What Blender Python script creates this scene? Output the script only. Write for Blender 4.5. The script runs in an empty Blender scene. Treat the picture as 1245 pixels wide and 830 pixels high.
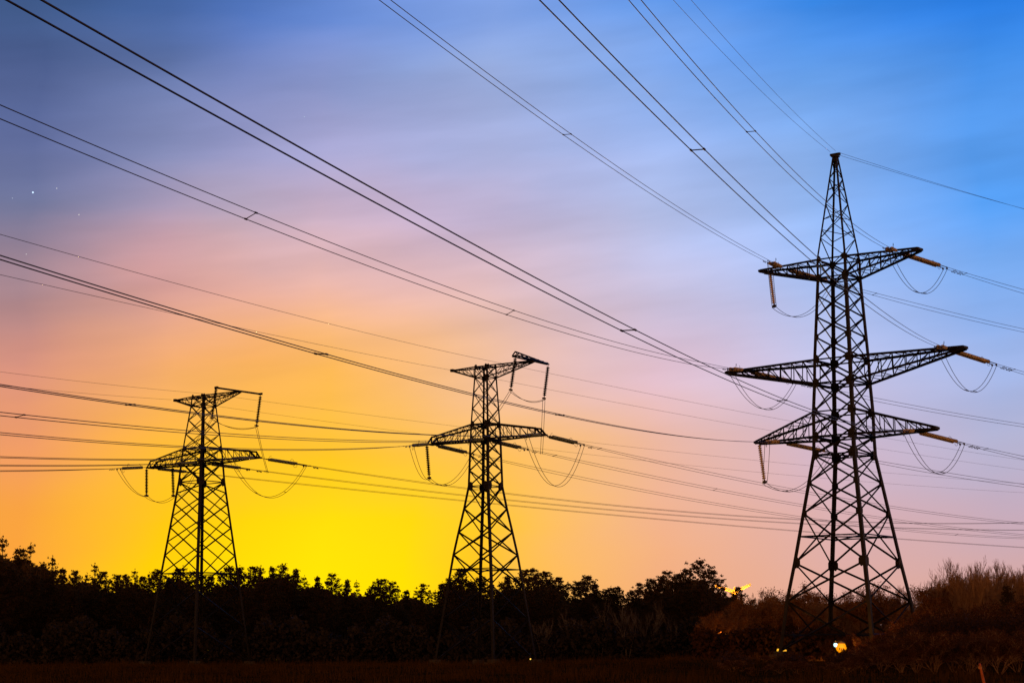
import bpy, math, random
from mathutils import Vector, Matrix
rnd = random.Random(7)
sc = bpy.context.scene
col = sc.collection
sin, cos, pi = math.sin, math.cos, math.pi

# ------------------------------------------------------------------ camera
FPX, PITCH, ROLL, EYE = 2352.7, 0.16473, -0.0031, 1.6     # focal length in pixels of a 1245 px wide frame
cam = bpy.data.cameras.new('camera'); camo = bpy.data.objects.new('camera', cam); col.objects.link(camo)
cam.sensor_width = 36; cam.lens = FPX / 1245 * 36; cam.clip_start = 0.5; cam.clip_end = 9000
fw = Vector((0, cos(PITCH), sin(PITCH))); up0 = Vector((0, -sin(PITCH), cos(PITCH))); rt0 = Vector((1, 0, 0))
rt = rt0 * cos(ROLL) + up0 * sin(ROLL); up = -rt0 * sin(ROLL) + up0 * cos(ROLL)
camo.matrix_world = Matrix(((rt.x, up.x, -fw.x, 0), (rt.y, up.y, -fw.y, 0), (rt.z, up.z, -fw.z, EYE), (0, 0, 0, 1)))
sc.camera = camo

def at(px, py, Y):
    "world point at distance Y whose picture position is px, py (of 1245 x 830)"
    d = fw + rt * ((px - 622.5) / FPX) + up * ((415 - py) / FPX)
    k = Y / d.y
    return Vector((d.x * k, Y, EYE + d.z * k))

# ------------------------------------------------------------------ sky, light
def lin(c):
    return tuple(((v / 255) / 12.92 if v / 255 < 0.04045 else ((v / 255 + 0.055) / 1.055) ** 2.4) for v in c) + (1,)
def elev(y): return math.degrees(PITCH) + math.degrees(math.atan((415 - y) / FPX))
SKY_Y = [15, 100, 180, 260, 350, 450, 550, 640, 720]
SKY = {   # colours of the evening sky by bearing (column) and height (rows top to bottom)
 30:   [(56,86,134),(72,94,146),(88,102,150),(108,115,152),(156,130,144),(216,146,128),(238,154,98),(245,160,62),(248,158,48)],
 200:  [(64,98,160),(98,118,170),(130,138,182),(158,148,180),(208,154,152),(246,174,112),(255,184,60),(255,198,10),(255,206,0)],
 300:  [(74,112,184),(120,136,192),(150,152,196),(180,164,188),(224,168,156),(250,178,98),(255,190,42),(255,212,0),(255,220,0)],
 400:  [(94,130,202),(136,150,204),(166,165,208),(202,176,198),(238,182,162),(252,184,88),(255,198,30),(255,220,0),(255,228,0)],
 500:  [(112,146,214),(140,162,216),(170,174,218),(202,180,208),(234,186,178),(249,186,116),(255,196,56),(255,214,6),(255,222,0)],
 600:  [(122,155,220),(146,170,222),(172,180,224),(198,184,216),(226,190,196),(242,190,150),(253,190,90),(255,196,46),(255,192,30)],
 800:  [(94,150,230),(135,172,236),(160,184,238),(178,192,236),(200,196,228),(224,190,206),(234,182,162),(238,174,134),(236,170,126)],
 1000: [(50,136,234),(108,166,242),(135,178,242),(146,182,240),(166,188,238),(192,194,230),(206,182,204),(216,174,178),(220,170,160)],
 1200: [(26,122,230),(66,146,240),(86,156,240),(82,156,240),(120,172,242),(158,182,234),(180,180,212),(196,170,188),(212,166,160)],
}
world = bpy.data.worlds.new('World'); sc.world = world; world.use_nodes = True
nt = world.node_tree; N = nt.nodes; Lk = nt.links; N.clear()
def node(t, **kw):
    n = N.new(t)
    for k, v in kw.items(): setattr(n, k, v)
    return n
def mth(op, a, b=None, c=None):
    n = node('ShaderNodeMath', operation=op)
    for i, v in enumerate((a, b, c)):
        if v is None: continue
        if isinstance(v, (int, float)): n.inputs[i].default_value = v
        else: Lk.new(v, n.inputs[i])
    return n.outputs[0]
tc = node('ShaderNodeTexCoord'); sep = node('ShaderNodeSeparateXYZ'); Lk.new(tc.outputs['Generated'], sep.inputs[0])
az = mth('MULTIPLY', mth('ARCTAN2', sep.outputs[0], sep.outputs[1]), 180 / pi)
el = mth('MULTIPLY', mth('ARCSINE', sep.outputs[2]), 180 / pi)
vr = node('ShaderNodeVectorRotate', rotation_type='Y_AXIS'); Lk.new(tc.outputs['Generated'], vr.inputs[0]); vr.inputs['Angle'].default_value = math.radians(5)
mp = node('ShaderNodeMapping'); Lk.new(vr.outputs[0], mp.inputs[0])
mp.inputs['Scale'].default_value = (5, 5, 15)
ns = node('ShaderNodeTexNoise'); ns.inputs['Scale'].default_value = 1.3; ns.inputs['Detail'].default_value = 3.0; ns.inputs['Roughness'].default_value = 0.45
Lk.new(mp.outputs[0], ns.inputs['Vector'])
sc3 = node('ShaderNodeSeparateColor'); Lk.new(ns.outputs['Color'], sc3.inputs[0])
azw = mth('ADD', az, mth('MULTIPLY', mth('SUBTRACT', sc3.outputs[0], 0.5), 2.4))
elw = mth('ADD', el, mth('MULTIPLY', mth('SUBTRACT', sc3.outputs[1], 0.5), 2.6))
elp = mth('DIVIDE', elw, 90.0)
def ramp(stops):
    r = node('ShaderNodeValToRGB'); e = r.color_ramp.elements
    while len(e) < len(stops): e.new(0.5)
    for i, (p, c) in enumerate(sorted(stops, key=lambda s: s[0])): e[i].position = p; e[i].color = c
    Lk.new(elp, r.inputs[0]); return r.outputs[0]
cur = None; prev = None
for px in sorted(SKY):
    rows = [(max(0, elev(y)) / 90, lin(c)) for y, c in zip(SKY_Y, SKY[px])]
    top = lin(SKY[px][0])
    rows += [(32 / 90, tuple(v * .55 for v in top[:3]) + (1,)), (60 / 90, tuple(v * .12 for v in top[:3]) + (1,)), (.95, (.010, .016, .040, 1))]
    c = ramp(rows); a = math.degrees(math.atan((px - 622.5) / FPX / cos(math.radians(10))))
    if cur is None: cur = c
    else:
        mr = node('ShaderNodeMapRange'); Lk.new(azw, mr.inputs[0]); mr.inputs[1].default_value = prev; mr.inputs[2].default_value = a
        mx = node('ShaderNodeMix', data_type='RGBA'); Lk.new(mr.outputs[0], mx.inputs[0]); Lk.new(cur, mx.inputs[6]); Lk.new(c, mx.inputs[7]); cur = mx.outputs[2]
    prev = a
# the darker half of the evening sky, away from the glow, with a strong warm glow added low down to light the view, like town lamps
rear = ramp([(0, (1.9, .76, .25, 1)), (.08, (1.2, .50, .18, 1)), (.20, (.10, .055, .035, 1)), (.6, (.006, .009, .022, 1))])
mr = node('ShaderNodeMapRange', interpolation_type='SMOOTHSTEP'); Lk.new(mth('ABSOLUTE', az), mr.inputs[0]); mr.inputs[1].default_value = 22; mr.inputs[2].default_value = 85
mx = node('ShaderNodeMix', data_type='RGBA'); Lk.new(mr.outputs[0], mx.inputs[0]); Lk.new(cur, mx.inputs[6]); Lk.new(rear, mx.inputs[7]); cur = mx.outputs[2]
# thin cloud streaks
vr2 = node('ShaderNodeVectorRotate', rotation_type='Y_AXIS'); Lk.new(tc.outputs['Generated'], vr2.inputs[0]); vr2.inputs['Angle'].default_value = math.radians(7)
mp2 = node('ShaderNodeMapping'); Lk.new(vr2.outputs[0], mp2.inputs[0])
mp2.inputs['Scale'].default_value = (3.4, 3.4, 20); mp2.inputs['Location'].default_value = (.7, .2, .45)
n2 = node('ShaderNodeTexNoise'); n2.inputs['Scale'].default_value = 1.6; n2.inputs['Detail'].default_value = 4.0; n2.inputs['Roughness'].default_value = 0.5
Lk.new(mp2.outputs[0], n2.inputs['Vector'])
hi = node('ShaderNodeMapRange'); Lk.new(el, hi.inputs[0]); hi.inputs[1].default_value = 4; hi.inputs[2].default_value = 12
amp = mth('MULTIPLY', hi.outputs[0], 0.68)
fac = mth('ADD', 1.0, mth('MULTIPLY', mth('SUBTRACT', n2.outputs[0], 0.5), amp))
vm = node('ShaderNodeVectorMath', operation='SCALE'); Lk.new(cur, vm.inputs[0]); Lk.new(fac, vm.inputs['Scale'])
# physical twilight sky adds the last of its light to it
SUN_AZ, SUN_EL = math.radians(-4.9), math.radians(1.5)
nish = node('ShaderNodeTexSky', sky_type='NISHITA'); nish.sun_disc = False; nish.sun_elevation = SUN_EL; nish.sun_rotation = SUN_AZ
vs = node('ShaderNodeVectorMath', operation='SCALE'); Lk.new(nish.outputs[0], vs.inputs[0]); vs.inputs['Scale'].default_value = 0.003
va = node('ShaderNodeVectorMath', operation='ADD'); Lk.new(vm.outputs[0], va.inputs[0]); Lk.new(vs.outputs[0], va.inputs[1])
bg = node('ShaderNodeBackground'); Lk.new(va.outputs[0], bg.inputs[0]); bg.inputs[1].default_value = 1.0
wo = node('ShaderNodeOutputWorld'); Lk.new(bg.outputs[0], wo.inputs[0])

sun = bpy.data.lights.new('sun', 'SUN'); sun.energy = 0.5; sun.angle = math.radians(3); sun.color = (1, .62, .25)
suno = bpy.data.objects.new('sun', sun); col.objects.link(suno)
sd = Vector((sin(SUN_AZ) * cos(SUN_EL), cos(SUN_AZ) * cos(SUN_EL), sin(SUN_EL)))
suno.rotation_euler = sd.to_track_quat('Z', 'Y').to_euler(); suno.location = (-30, 300, 40)
vw = sc.view_settings; vw.view_transform = 'Standard'; vw.look = 'None'; vw.exposure = 0; vw.gamma = 1; vw.use_curve_mapping = False

# ------------------------------------------------------------------ helpers
def mat(name, base, rough=.7, metal=0., var=0.25, scale=3., trans=None, emit=None, estr=0., spec=.3):
    m = bpy.data.materials.new(name); m.use_nodes = True; t = m.node_tree; b = t.nodes['Principled BSDF']
    b.inputs['Roughness'].default_value = rough; b.inputs['Metallic'].default_value = metal; b.inputs['Specular IOR Level'].default_value = spec
    n = t.nodes.new('ShaderNodeTexNoise'); n.inputs['Scale'].default_value = scale; n.inputs['Detail'].default_value = 4
    c = t.nodes.new('ShaderNodeTexCoord'); t.links.new(c.outputs['Object'], n.inputs['Vector'])
    r = t.nodes.new('ShaderNodeValToRGB'); r.color_ramp.elements[0].position = .3; r.color_ramp.elements[1].position = .7
    r.color_ramp.elements[0].color = tuple(v * (1 - var) for v in base) + (1,); r.color_ramp.elements[1].color = tuple(min(1, v * (1 + var)) for v in base) + (1,)
    t.links.new(n.outputs[0], r.inputs[0]); t.links.new(r.outputs[0], b.inputs['Base Color'])
    if emit:
        b.inputs['Emission Color'].default_value = emit + (1,); b.inputs['Emission Strength'].default_value = estr
    if trans:
        tr = t.nodes.new('ShaderNodeBsdfTranslucent'); tr.inputs[0].default_value = trans + (1,)
        ms = t.nodes.new('ShaderNodeMixShader'); ms.inputs[0].default_value = .4
        t.links.new(b.outputs[0], ms.inputs[1]); t.links.new(tr.outputs[0], ms.inputs[2]); t.links.new(ms.outputs[0], t.nodes['Material Output'].inputs[0])
    return m
STEEL = mat('galvanised_steel_weathered', (.016, .013, .013), .6, .25, .35, 1.5)
STEELO = mat('old_steel', (.012, .009, .008), .65, .2, .35, 1.5)
WIRE = mat('aluminium_cable', (.055, .045, .042), .55, .3)
HARD = mat('forged_fittings', (.07, .045, .03), .55, .3)
CONC = mat('mossy_concrete', (.07, .06, .05), .9)
AMBER = mat('amber_glass_discs', (.74, .58, .36), .25, 0, .25, 6, spec=.6)
GREYG = mat('grey_green_glass_discs', (.26, .34, .28), .3, 0, .25, 6, spec=.5)
BARK = mat('pine_bark', (.055, .035, .024), .9, spec=.05)
NEEDLE = mat('pine_needles', (.042, .036, .018), .8, trans=(.32, .13, .03), spec=.05)
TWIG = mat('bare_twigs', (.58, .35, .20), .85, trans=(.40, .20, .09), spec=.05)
BIRCH = mat('pale_birch_bark', (.20, .165, .14), .8, spec=.05)
DEADL = mat('brown_leaves', (.13, .05, .016), .85, trans=(.22, .075, .015), spec=.05)
RUST = mat('rust_leaves', (.38, .16, .04), .85, trans=(.25, .09, .015), spec=.05)

class MB:
    "collects shapes into one mesh"
    def __init__(s): s.v = []; s.f = []
    def lbar(s, a, b, w, out=None, t=.2):
        a = Vector(a); b = Vector(b); d = (b - a)
        if d.length < 1e-4: return
        d.normalize(); o = Vector(out) if out is not None else Vector((.3, .4, .86))
        u = o - d * o.dot(d)
        if u.length < 1e-3: o = Vector((1, 0, 0)); u = o - d * o.dot(d)
        u.normalize(); v = d.cross(u)
        p = (-u + v).normalized(); q = (-u - v).normalized(); c = u * w * .35; th = w * t
        prof = [c, c + p * w, c + p * w + q * th, c + p * th + q * th, c + q * w + p * th, c + q * w]
        i = len(s.v)
        s.v += [a + k for k in prof] + [b + k for k in prof]
        s.f += [(i + k, i + (k + 1) % 6, i + 6 + (k + 1) % 6, i + 6 + k) for k in range(6)]
        s.f += [(i + 5, i + 4, i + 3, i + 2, i + 1, i), tuple(range(i + 6, i + 12))]
    def box(s, c, sx, sy, sz, rot=None):
        i = len(s.v); c = Vector(c)
        for x, y, z in ((-1,-1,-1),(1,-1,-1),(1,1,-1),(-1,1,-1),(-1,-1,1),(1,-1,1),(1,1,1),(-1,1,1)):
            p = Vector((x * sx / 2, y * sy / 2, z * sz / 2))
            if rot: p = rot @ p
            s.v.append(c + p)
        s.f += [(i+3,i+2,i+1,i),(i+4,i+5,i+6,i+7),(i,i+1,i+5,i+4),(i+1,i+2,i+6,i+5),(i+2,i+3,i+7,i+6),(i+3,i,i+4,i+7)]
    def tube(s, pts, r, n=6, r2=None, cap=True):
        pts = [Vector(p) for p in pts]; i0 = len(s.v); m = len(pts); u = None
        for k, p in enumerate(pts):
            d = (pts[min(k + 1, m - 1)] - pts[max(k - 1, 0)]).normalized()
            if u is None:
                u = Vector((0, 0, 1)) if abs(d.z) < .9 else Vector((1, 0, 0))
            u = (u - d * u.dot(d)).normalized(); v = d.cross(u)
            rr = r if r2 is None else r + (r2 - r) * k / (m - 1)
            for j in range(n):
                a = 2 * pi * j / n; s.v.append(p + (u * cos(a) + v * sin(a)) * rr)
        for k in range(m - 1):
            for j in range(n):
                a = i0 + k * n + j; b = i0 + k * n + (j + 1) % n
                s.f.append((a, b, b + n, a + n))
        if cap and n > 2:
            s.f.append(tuple(range(i0 + n - 1, i0 - 1, -1))); s.f.append(tuple(range(i0 + (m - 1) * n, i0 + m * n)))
    def lathe(s, prof, axis=0, n=12, off=(0, 0, 0)):
        i0 = len(s.v); o = Vector(off)
        for h, r in prof:
            for j in range(n):
                a = 2 * pi * j / n
                p = (h, r * cos(a), r * sin(a)) if axis == 0 else (r * cos(a), r * sin(a), h)
                s.v.append(Vector(p) + o)
        for k in range(len(prof) - 1):
            for j in range(n):
                a = i0 + k * n + j; b = i0 + k * n + (j + 1) % n
                s.f.append((a, b, b + n, a + n))
        s.f.append(tuple(range(i0 + n - 1, i0 - 1, -1))); s.f.append(tuple(range(i0 + (len(prof) - 1) * n, i0 + len(prof) * n)))
    def leaf(s, c, size, asp=.5, r=rnd):
        d = Vector((r.gauss(0, 1), r.gauss(0, 1), r.gauss(0, 1))).normalized(); e = d.orthogonal().normalized()
        e = (e * cos(r.random() * 6) + d.cross(e) * sin(r.random() * 6)).normalized()
        i = len(s.v); s.v += [c - d * size, c + e * size * asp, c + d * size, c - e * size * asp]; s.f.append((i, i + 1, i + 2, i + 3))
    def mesh(s, name):
        me = bpy.data.meshes.new(name); me.from_pydata([tuple(p) for p in s.v], [], s.f); me.update(); return me
    def build(s, name, m, parent=None, smooth=False):
        me = s.mesh(name); me.materials.append(m)
        if smooth: me.polygons.foreach_set('use_smooth', [True] * len(me.polygons))
        return link(name, me, parent)
def link(name, me, parent=None):
    o = bpy.data.objects.new(name, me); col.objects.link(o)
    if parent: o.parent = parent
    return o
def empty(name, loc, rz=0):
    o = bpy.data.objects.new(name, None); col.objects.link(o); o.location = loc; o.rotation_euler = (0, 0, rz); o.empty_display_size = .3
    return o
def tag(o, label, cat, group=None, kind=None):
    o['label'] = label; o['category'] = cat
    if group: o['group'] = group
    if kind: o['kind'] = kind
    return o
def struct(o): o['kind'] = 'structure'; return o
def sstep(a, b, x):
    t = max(0, min(1, (x - a) / (b - a))); return t * t * (3 - 2 * t)

# ------------------------------------------------------------------ ground
def gz(x, y):
    r = 1.45 * sstep(40, 165, y)
    r += .55 * math.exp(-((x - 27) ** 2 + (y - 158) ** 2) / 500)
    r += .05 * sin(x * .31 + y * .07) * sstep(30, 60, y) * (1 - sstep(170, 220, y)) + .03 * sin(x * .83 + y * .29) * sstep(30, 60, y) * (1 - sstep(170, 220, y))
    return r
def ground():
    xs = [-3000, -1500, -700, -350, -180] + [x for x in range(-120, 121, 3)] + [180, 350, 700, 1500, 3000]
    ys = [-1500, -500, -150, -40] + [y for y in range(0, 261, 3)] + [300, 400, 600, 1000, 2000, 4000]
    v = [(x, y, gz(x, y)) for y in ys for x in xs]; n = len(xs)
    f = [(j * n + i, j * n + i + 1, (j + 1) * n + i + 1, (j + 1) * n + i) for j in range(len(ys) - 1) for i in range(n - 1)]
    me = bpy.data.meshes.new('ground'); me.from_pydata(v, [], f); me.polygons.foreach_set('use_smooth', [True] * len(f))
    me.materials.append(mat('autumn_field', (.050, .026, .006), .95, 0, .5, .35, spec=0)); struct(link('ground', me))
ground()
def field_grass():
    m = MB(); r = random.Random(3)
    for _ in range(60000):
        y = 70 + 120 * r.random() ** .8; x = (r.random() * 2 - 1) * y * .30; z = gz(x, y); h = .12 + .28 * r.random(); a = r.random() * pi; w = .018 + .022 * r.random()
        h *= .35 + 1.1 * max(0, sin(x * .7 + y * .13) * sin(x * .23 - y * .31) + .45) * (.5 + r.random())
        dx, dy = cos(a) * w, sin(a) * w; lx, ly = (r.random() - .5) * .15, (r.random() - .5) * .15
        i = len(m.v); m.v += [Vector((x - dx, y - dy, z - .02)), Vector((x + dx, y + dy, z - .02)), Vector((x + lx, y + ly, z + h))]; m.f.append((i, i + 1, i + 2))
    o = m.build('field_grass', mat('dry_grass', (.070, .034, .008), .95, 0, .4, .2, spec=0)); tag(o, 'dry brown grass covering the dark field below the pylons', 'grass', kind='stuff')
field_grass()

SPANS = {
  'Rin': [
    ('UL', (22.74, 160.62, 34.59), (-23.13, 7.54, 23.51), 2.06, [0.4348]),
    ('MR', (34.33, 151.74, 26.18), (-10.21, 3.66, 14.58), 2.16, [0.6458]),
    ('UR', (31.15, 154.17, 34.59), (-13.19, 4.56, 22.33), 3.36, [0.4538]),
    ('ML', (19.56, 163.05, 26.18), (-26.86, 8.65, 15.5), 2.37, [0.6211, 0.4233]),
    ('LR', (31.87, 153.63, 19.83), (-11.26, 3.98, 9.06), 1.91, [0.6616, 0.4645]),
    ('LL', (22.18, 161.04, 19.83), (-22.74, 7.42, 10.28), 2.17, [0.635, 0.4424]),
    ('E1', (26.75, 157.55, 43.81), (-19.61, 6.48, 31.66), 2.87, []),
    ('E2', (27.14, 157.24, 43.81), (-18.92, 6.27, 31.88), 2.52, []),
  ],
  'Rout': [
    ('UR', (31.64, 154.81, 34.59), (159.8, 274.16, 45.42), 5.36, [0.0532]),
    ('MR', (34.81, 152.38, 26.18), (162.42, 271.35, 36.54), 6.37, [0.0526]),
    ('LR', (32.35, 154.26, 19.83), (160.34, 273.58, 30.38), 6.07, [0.0564]),
    ('UL', (23.22, 161.25, 34.59), (152.59, 281.89, 45.55), 5.16, [0.071]),
    ('ML', (20.05, 163.69, 26.18), (149.86, 284.82, 36.73), 5.14, []),
    ('LL', (22.67, 161.68, 19.83), (152.06, 282.45, 30.52), 5.59, []),
    ('E1', (27.23, 158.18, 43.81), (156.05, 278.18, 54.61), 3.52, []),
    ('E2', (27.63, 157.88, 43.81), (156.35, 277.85, 54.54), 3.91, []),
  ],
  'Min': [
    ('R', (2.39, 167.35, 21.22), (-32.04, 17.66, 9.53), 1.91, [0.5558]),
    ('C', (-2.61, 170.93, 21.22), (-38.14, 19.1, 9.22), 1.9, [0.5533]),
    ('L', (-7.62, 174.52, 21.22), (-43.66, 20.39, 10.3), 2.63, [0.0545]),
    ('EL', (-5.58, 173.06, 27.77), (-41.98, 20.0, 14.76), 0.62, []),
    ('ER', (-0.66, 169.53, 27.77), (-35.95, 18.58, 15.36), 0.9, []),
  ],
  'Mout': [
    ('R', (2.85, 168.0, 21.22), (129.0, 320.68, 24.17), 4.07, [0.0399]),
    ('C', (-2.15, 171.58, 21.22), (124.3, 324.56, 21.78), 3.51, [0.0482, 0.1825]),
    ('L', (-7.15, 175.17, 21.22), (119.49, 328.53, 23.73), 4.45, [0.5159]),
    ('EL', (-5.11, 173.71, 27.77), (121.48, 326.89, 29.84), 1.5, []),
    ('ER', (-0.2, 170.18, 27.77), (126.19, 323.0, 30.24), 1.61, []),
  ],
  'Lin': [
    ('R', (-24.05, 180.64, 20.69), (-107.47, -50.82, 20.89), 7.22, []),
    ('C', (-30.06, 185.04, 20.69), (-114.48, -48.29, 20.84), 7.37, []),
    ('L', (-36.07, 189.44, 20.69), (-121.5, -45.74, 20.77), 7.38, [0.0209]),
    ('EL', (-33.27, 187.4, 27.1), (-118.3, -46.9, 27.04), 5.91, []),
    ('ER', (-28.44, 183.86, 27.1), (-112.67, -48.94, 27.13), 5.58, []),
  ],
  'Lout': [
    ('R', (-23.57, 181.28, 20.69), (86.82, 271.93, 21.59), 2.94, [0.0374]),
    ('C', (-29.58, 185.69, 20.69), (82.07, 277.68, 20.24), 1.96, [0.0475]),
    ('L', (-35.59, 190.09, 20.69), (77.27, 283.49, 17.88), 0.63, [0.0716]),
    ('EL', (-32.8, 188.04, 27.1), (79.44, 280.87, 25.54), 1.25, []),
    ('ER', (-27.97, 184.51, 27.1), (83.3, 276.19, 25.99), 0.97, []),
  ],
}
# ------------------------------------------------------------------ pylons
DZ = 1.811
CORN = {'L': (-1, -1), 'F': (-1, 1), 'N': (1, -1), 'R': (1, 1)}
FACES = [('L', 'N'), ('N', 'R'), ('R', 'F'), ('F', 'L')]
def interp(tab, z):
    tab = sorted(tab)
    if z <= tab[0][0]: a, b = tab[0], tab[1]
    elif z >= tab[-1][0]: a, b = tab[-2], tab[-1]
    else:
        for a, b in zip(tab, tab[1:]):
            if a[0] <= z <= b[0]: break
    return a[1] + (b[1] - a[1]) * (z - a[0]) / (b[0] - a[0])
class Tower:
    def __init__(s, name, loc, yaw, wtab, label):
        s.z0 = gz(loc[0], loc[1]); s.root = tag(empty(name, (loc[0], loc[1], s.z0), yaw), label, 'pylon', 'steel lattice pylons')
        s.yaw = yaw; s.loc = loc; s.wtab = [(z + DZ, w) for z, w in wtab]
    def c(s, k, z):          # z is height above sea level of the scene, result is local
        w = interp(s.wtab, z); a = CORN[k]; return Vector((a[0] * w, a[1] * w, z - s.z0))
    def world(s, x, y, z):   # local x, y and absolute z to world
        cc, ss = cos(s.yaw), sin(s.yaw); return Vector((s.loc[0] + x * cc - y * ss, s.loc[1] + x * ss + y * cc, z))
    def legs(s, zs, ws, mt):
        "zs: break heights, ws: leg section per span"
        for k in 'LNRF':
            m = MB(); o = Vector((CORN[k][0], CORN[k][1], 0))
            for i in range(len(zs) - 1):
                zz = [zs[i]] + [z for z, _ in s.wtab if zs[i] + .2 < z < zs[i + 1] - .2] + [zs[i + 1]]
                for z0, z1 in zip(zz, zz[1:]): m.lbar(s.c(k, z0), s.c(k, z1), ws[i], o, .3)
            m.build('leg', mt, s.root)
            f = MB(); p = s.c(k, zs[0]); p.z = 0
            f.box(p + Vector((0, 0, .0)), 1.3, 1.3, .5); f.box(p + Vector((0, 0, .38)), .75, .75, .26); f.build('footing', CONC, s.root)
    def bracing(s, panels, rings, mt, k=.72, rear=None):
        panels = [(p, q, w * k) for p, q, w in panels]; rings = [(z, w * k) for z, w in rings]
        rear = [(p, q, w * k) for p, q, w in rear] if rear else panels
        for fi, (a, b) in enumerate(FACES):
            o = Vector(CORN[a]) + Vector(CORN[b]); o = Vector((o.x, o.y, 0)); m = MB()
            for z0, z1, w in (panels if fi < 2 else rear):
                m.lbar(s.c(a, z0), s.c(b, z1), w, o); m.lbar(s.c(b, z0) - o * .03, s.c(a, z1) - o * .03, w, o)
                # small plate where the diagonals cross
            for z, w in rings: m.lbar(s.c(a, z), s.c(b, z), w, (0, 0, 1))
            m.build('face_bracing', mt, s.root)
    def diaphragm(s, zs, w, mt):
        for z in zs:
            m = MB()
            m.lbar(s.c('L', z), s.c('R', z), w, (0, 0, 1)); m.lbar(s.c('N', z) + Vector((0, 0, -.1)), s.c('F', z) + Vector((0, 0, -.1)), w, (0, 0, 1))
            m.build('diaphragm', mt, s.root)
    def gussets(s, nodes, mt):
        for z, sz in nodes:
            for k in 'LNRF':
                m = MB(); p = s.c(k, z)
                for ax in (0, 1):
                    q = p.copy(); q[ax] -= CORN[k][ax] * sz * .32; q[1 - ax] += CORN[k][1 - ax] * .03
                    # six sided plate
                    h = sz; wd = sz * .62; i = len(m.v)
                    pr = [(-wd / 2, -h * .22), (-wd / 2, h * .22), (-wd * .1, h / 2), (wd / 2, h * .3), (wd / 2, -h * .3), (-wd * .1, -h / 2)]
                    for tt in (-.012, .012):
                        for u, v in pr:
                            r = q.copy(); r[ax] += -u * CORN[k][ax] * -1; r.z += v; r[1 - ax] += tt; m.v.append(r)
                    m.f += [tuple(range(i, i + 6)), tuple(range(i + 11, i + 5, -1))] + [(i + j, i + (j + 1) % 6, i + 6 + (j + 1) % 6, i + 6 + j) for j in range(6)]
                m.build('gusset_plate', mt, s.root)
    def arm(s, sgn, ztop, zbot, xt, tip, n, wc, ww, mt, tipw=.45, tiph=.12, through=False, name='crossarm'):
        """truss arm: chords run from the body corners at ztop / zbot to the tip at (xt, z tip)"""
        a, b = ('R', 'N') if sgn > 0 else ('F', 'L')
        g = MB(); e = empty(name, (0, 0, 0)); e.parent = s.root; e.empty_display_size = .2
        T = [s.c(a, ztop), s.c(b, ztop)]; B = [s.c(a, zbot), s.c(b, zbot)]
        zt = tip - s.z0
        TT = [Vector((sgn * xt, tipw, zt + tiph)), Vector((sgn * xt, -tipw, zt + tiph))]; BB = [Vector((sgn * xt, tipw, zt - tiph)), Vector((sgn * xt, -tipw, zt - tiph))]
        for i in (0, 1):
            for P, Q in ((T, TT), (B, BB)):
                m = MB(); m.lbar(P[i], Q[i], wc, (0, 1 if i == 0 else -1, .3)); m.build('chord', mt, e)
        lr = lambda p, q, t: p + (q - p) * t
        ts = [1 - (1 - k / n) ** 1.0 for k in range(n + 1)]
        for k in range(n):
            t0, t1 = ts[k], ts[k + 1]
            for i in (0, 1):
                if k: g.lbar(lr(T[i], TT[i], t0), lr(B[i], BB[i], t0), ww, (0, 1, 0))
                if (k + (0 if sgn > 0 else 1)) % 2 or True:
                    g.lbar(lr(B[i], BB[i], t0), lr(T[i], TT[i], t1), ww, (0, 1, 0)) if tip > (ztop + zbot) / 2 else g.lbar(lr(T[i], TT[i], t0), lr(B[i], BB[i], t1), ww, (0, 1, 0))
            for P, Q in ((T, TT), (B, BB)):
                g.lbar(lr(P[0], Q[0], t1), lr(P[1], Q[1], t1), ww, (0, 0, 1))
                g.lbar(lr(P[k % 2], Q[k % 2], t0), lr(P[1 - k % 2], Q[1 - k % 2], t1), ww, (0, 0, 1))
        for i in (0, 1): g.lbar(TT[i], BB[i], wc, (0, 1, 0))
        if tiph < .2: g.box(((sgn * (xt + .05)), 0, zt), .12, tipw * 2 + .06, tiph * 2 + .06)
        g.build('web_bracing', mt, e)
        return e

# ---- tall double circuit pylon on the right
wR = [(-.3, 4.28), (1.991, 3.984), (4.654, 3.686), (7.717, 3.18), (9.865, 2.86), (16.502, 1.874), (18.016, 1.832), (20.044, 1.819), (22.408, 1.70), (24.365, 1.652), (31.227, 1.31), (32.78, 1.30), (41.6, .16)]
R = Tower('lattice_pylon', (27.187, 157.713), -.654, wR, 'tallest lattice pylon at the right, with pointed peak and three tiers of crossarms')
zR = {k: v + DZ for k, v in dict(low=1.99, n2=4.65, n1=7.72, ring=9.865, b=11.72, a=14.2, bend=16.502, lb=18.016, lt=20.044, mb=22.408, mt=24.365, c=26.25, d=27.95, e=29.75, ub=31.227, ut=32.78, pk=41.6).items()}
zfoot = R.z0 + .5
R.legs([zfoot, zR['n1'], zR['bend'], zR['mb'], zR['ub'], zR['ut']], [.28, .28, .27, .25, .19], STEEL)
R.bracing([(zfoot, zR['n2'], .17), (zR['n2'], zR['n1'], .17), (zR['n1'], zR['b'], .17), (zR['b'], zR['a'], .16), (zR['a'], zR['bend'], .15), (zR['bend'], zR['lb'], .15), (zR['lb'], zR['lt'], .15),
           (zR['lt'], zR['mb'], .15), (zR['mb'], zR['mt'], .15), (zR['mt'], zR['c'], .14), (zR['c'], zR['d'], .14), (zR['d'], zR['e'], .14), (zR['e'], zR['ub'], .14), (zR['ub'], zR['ut'], .14)],
          [(zR['low'], .2), (zR['ring'], .16), (zR['bend'], .17), (zR['lb'], .2), (zR['lt'], .17), (zR['mb'], .19), (zR['mt'], .19), (zR['ub'], .17), (zR['ut'], .18)], STEEL)
R.diaphragm([zR['ring'], zR['bend'], zR['lb'], zR['mb'], zR['ub']], .12, STEEL)
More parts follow.
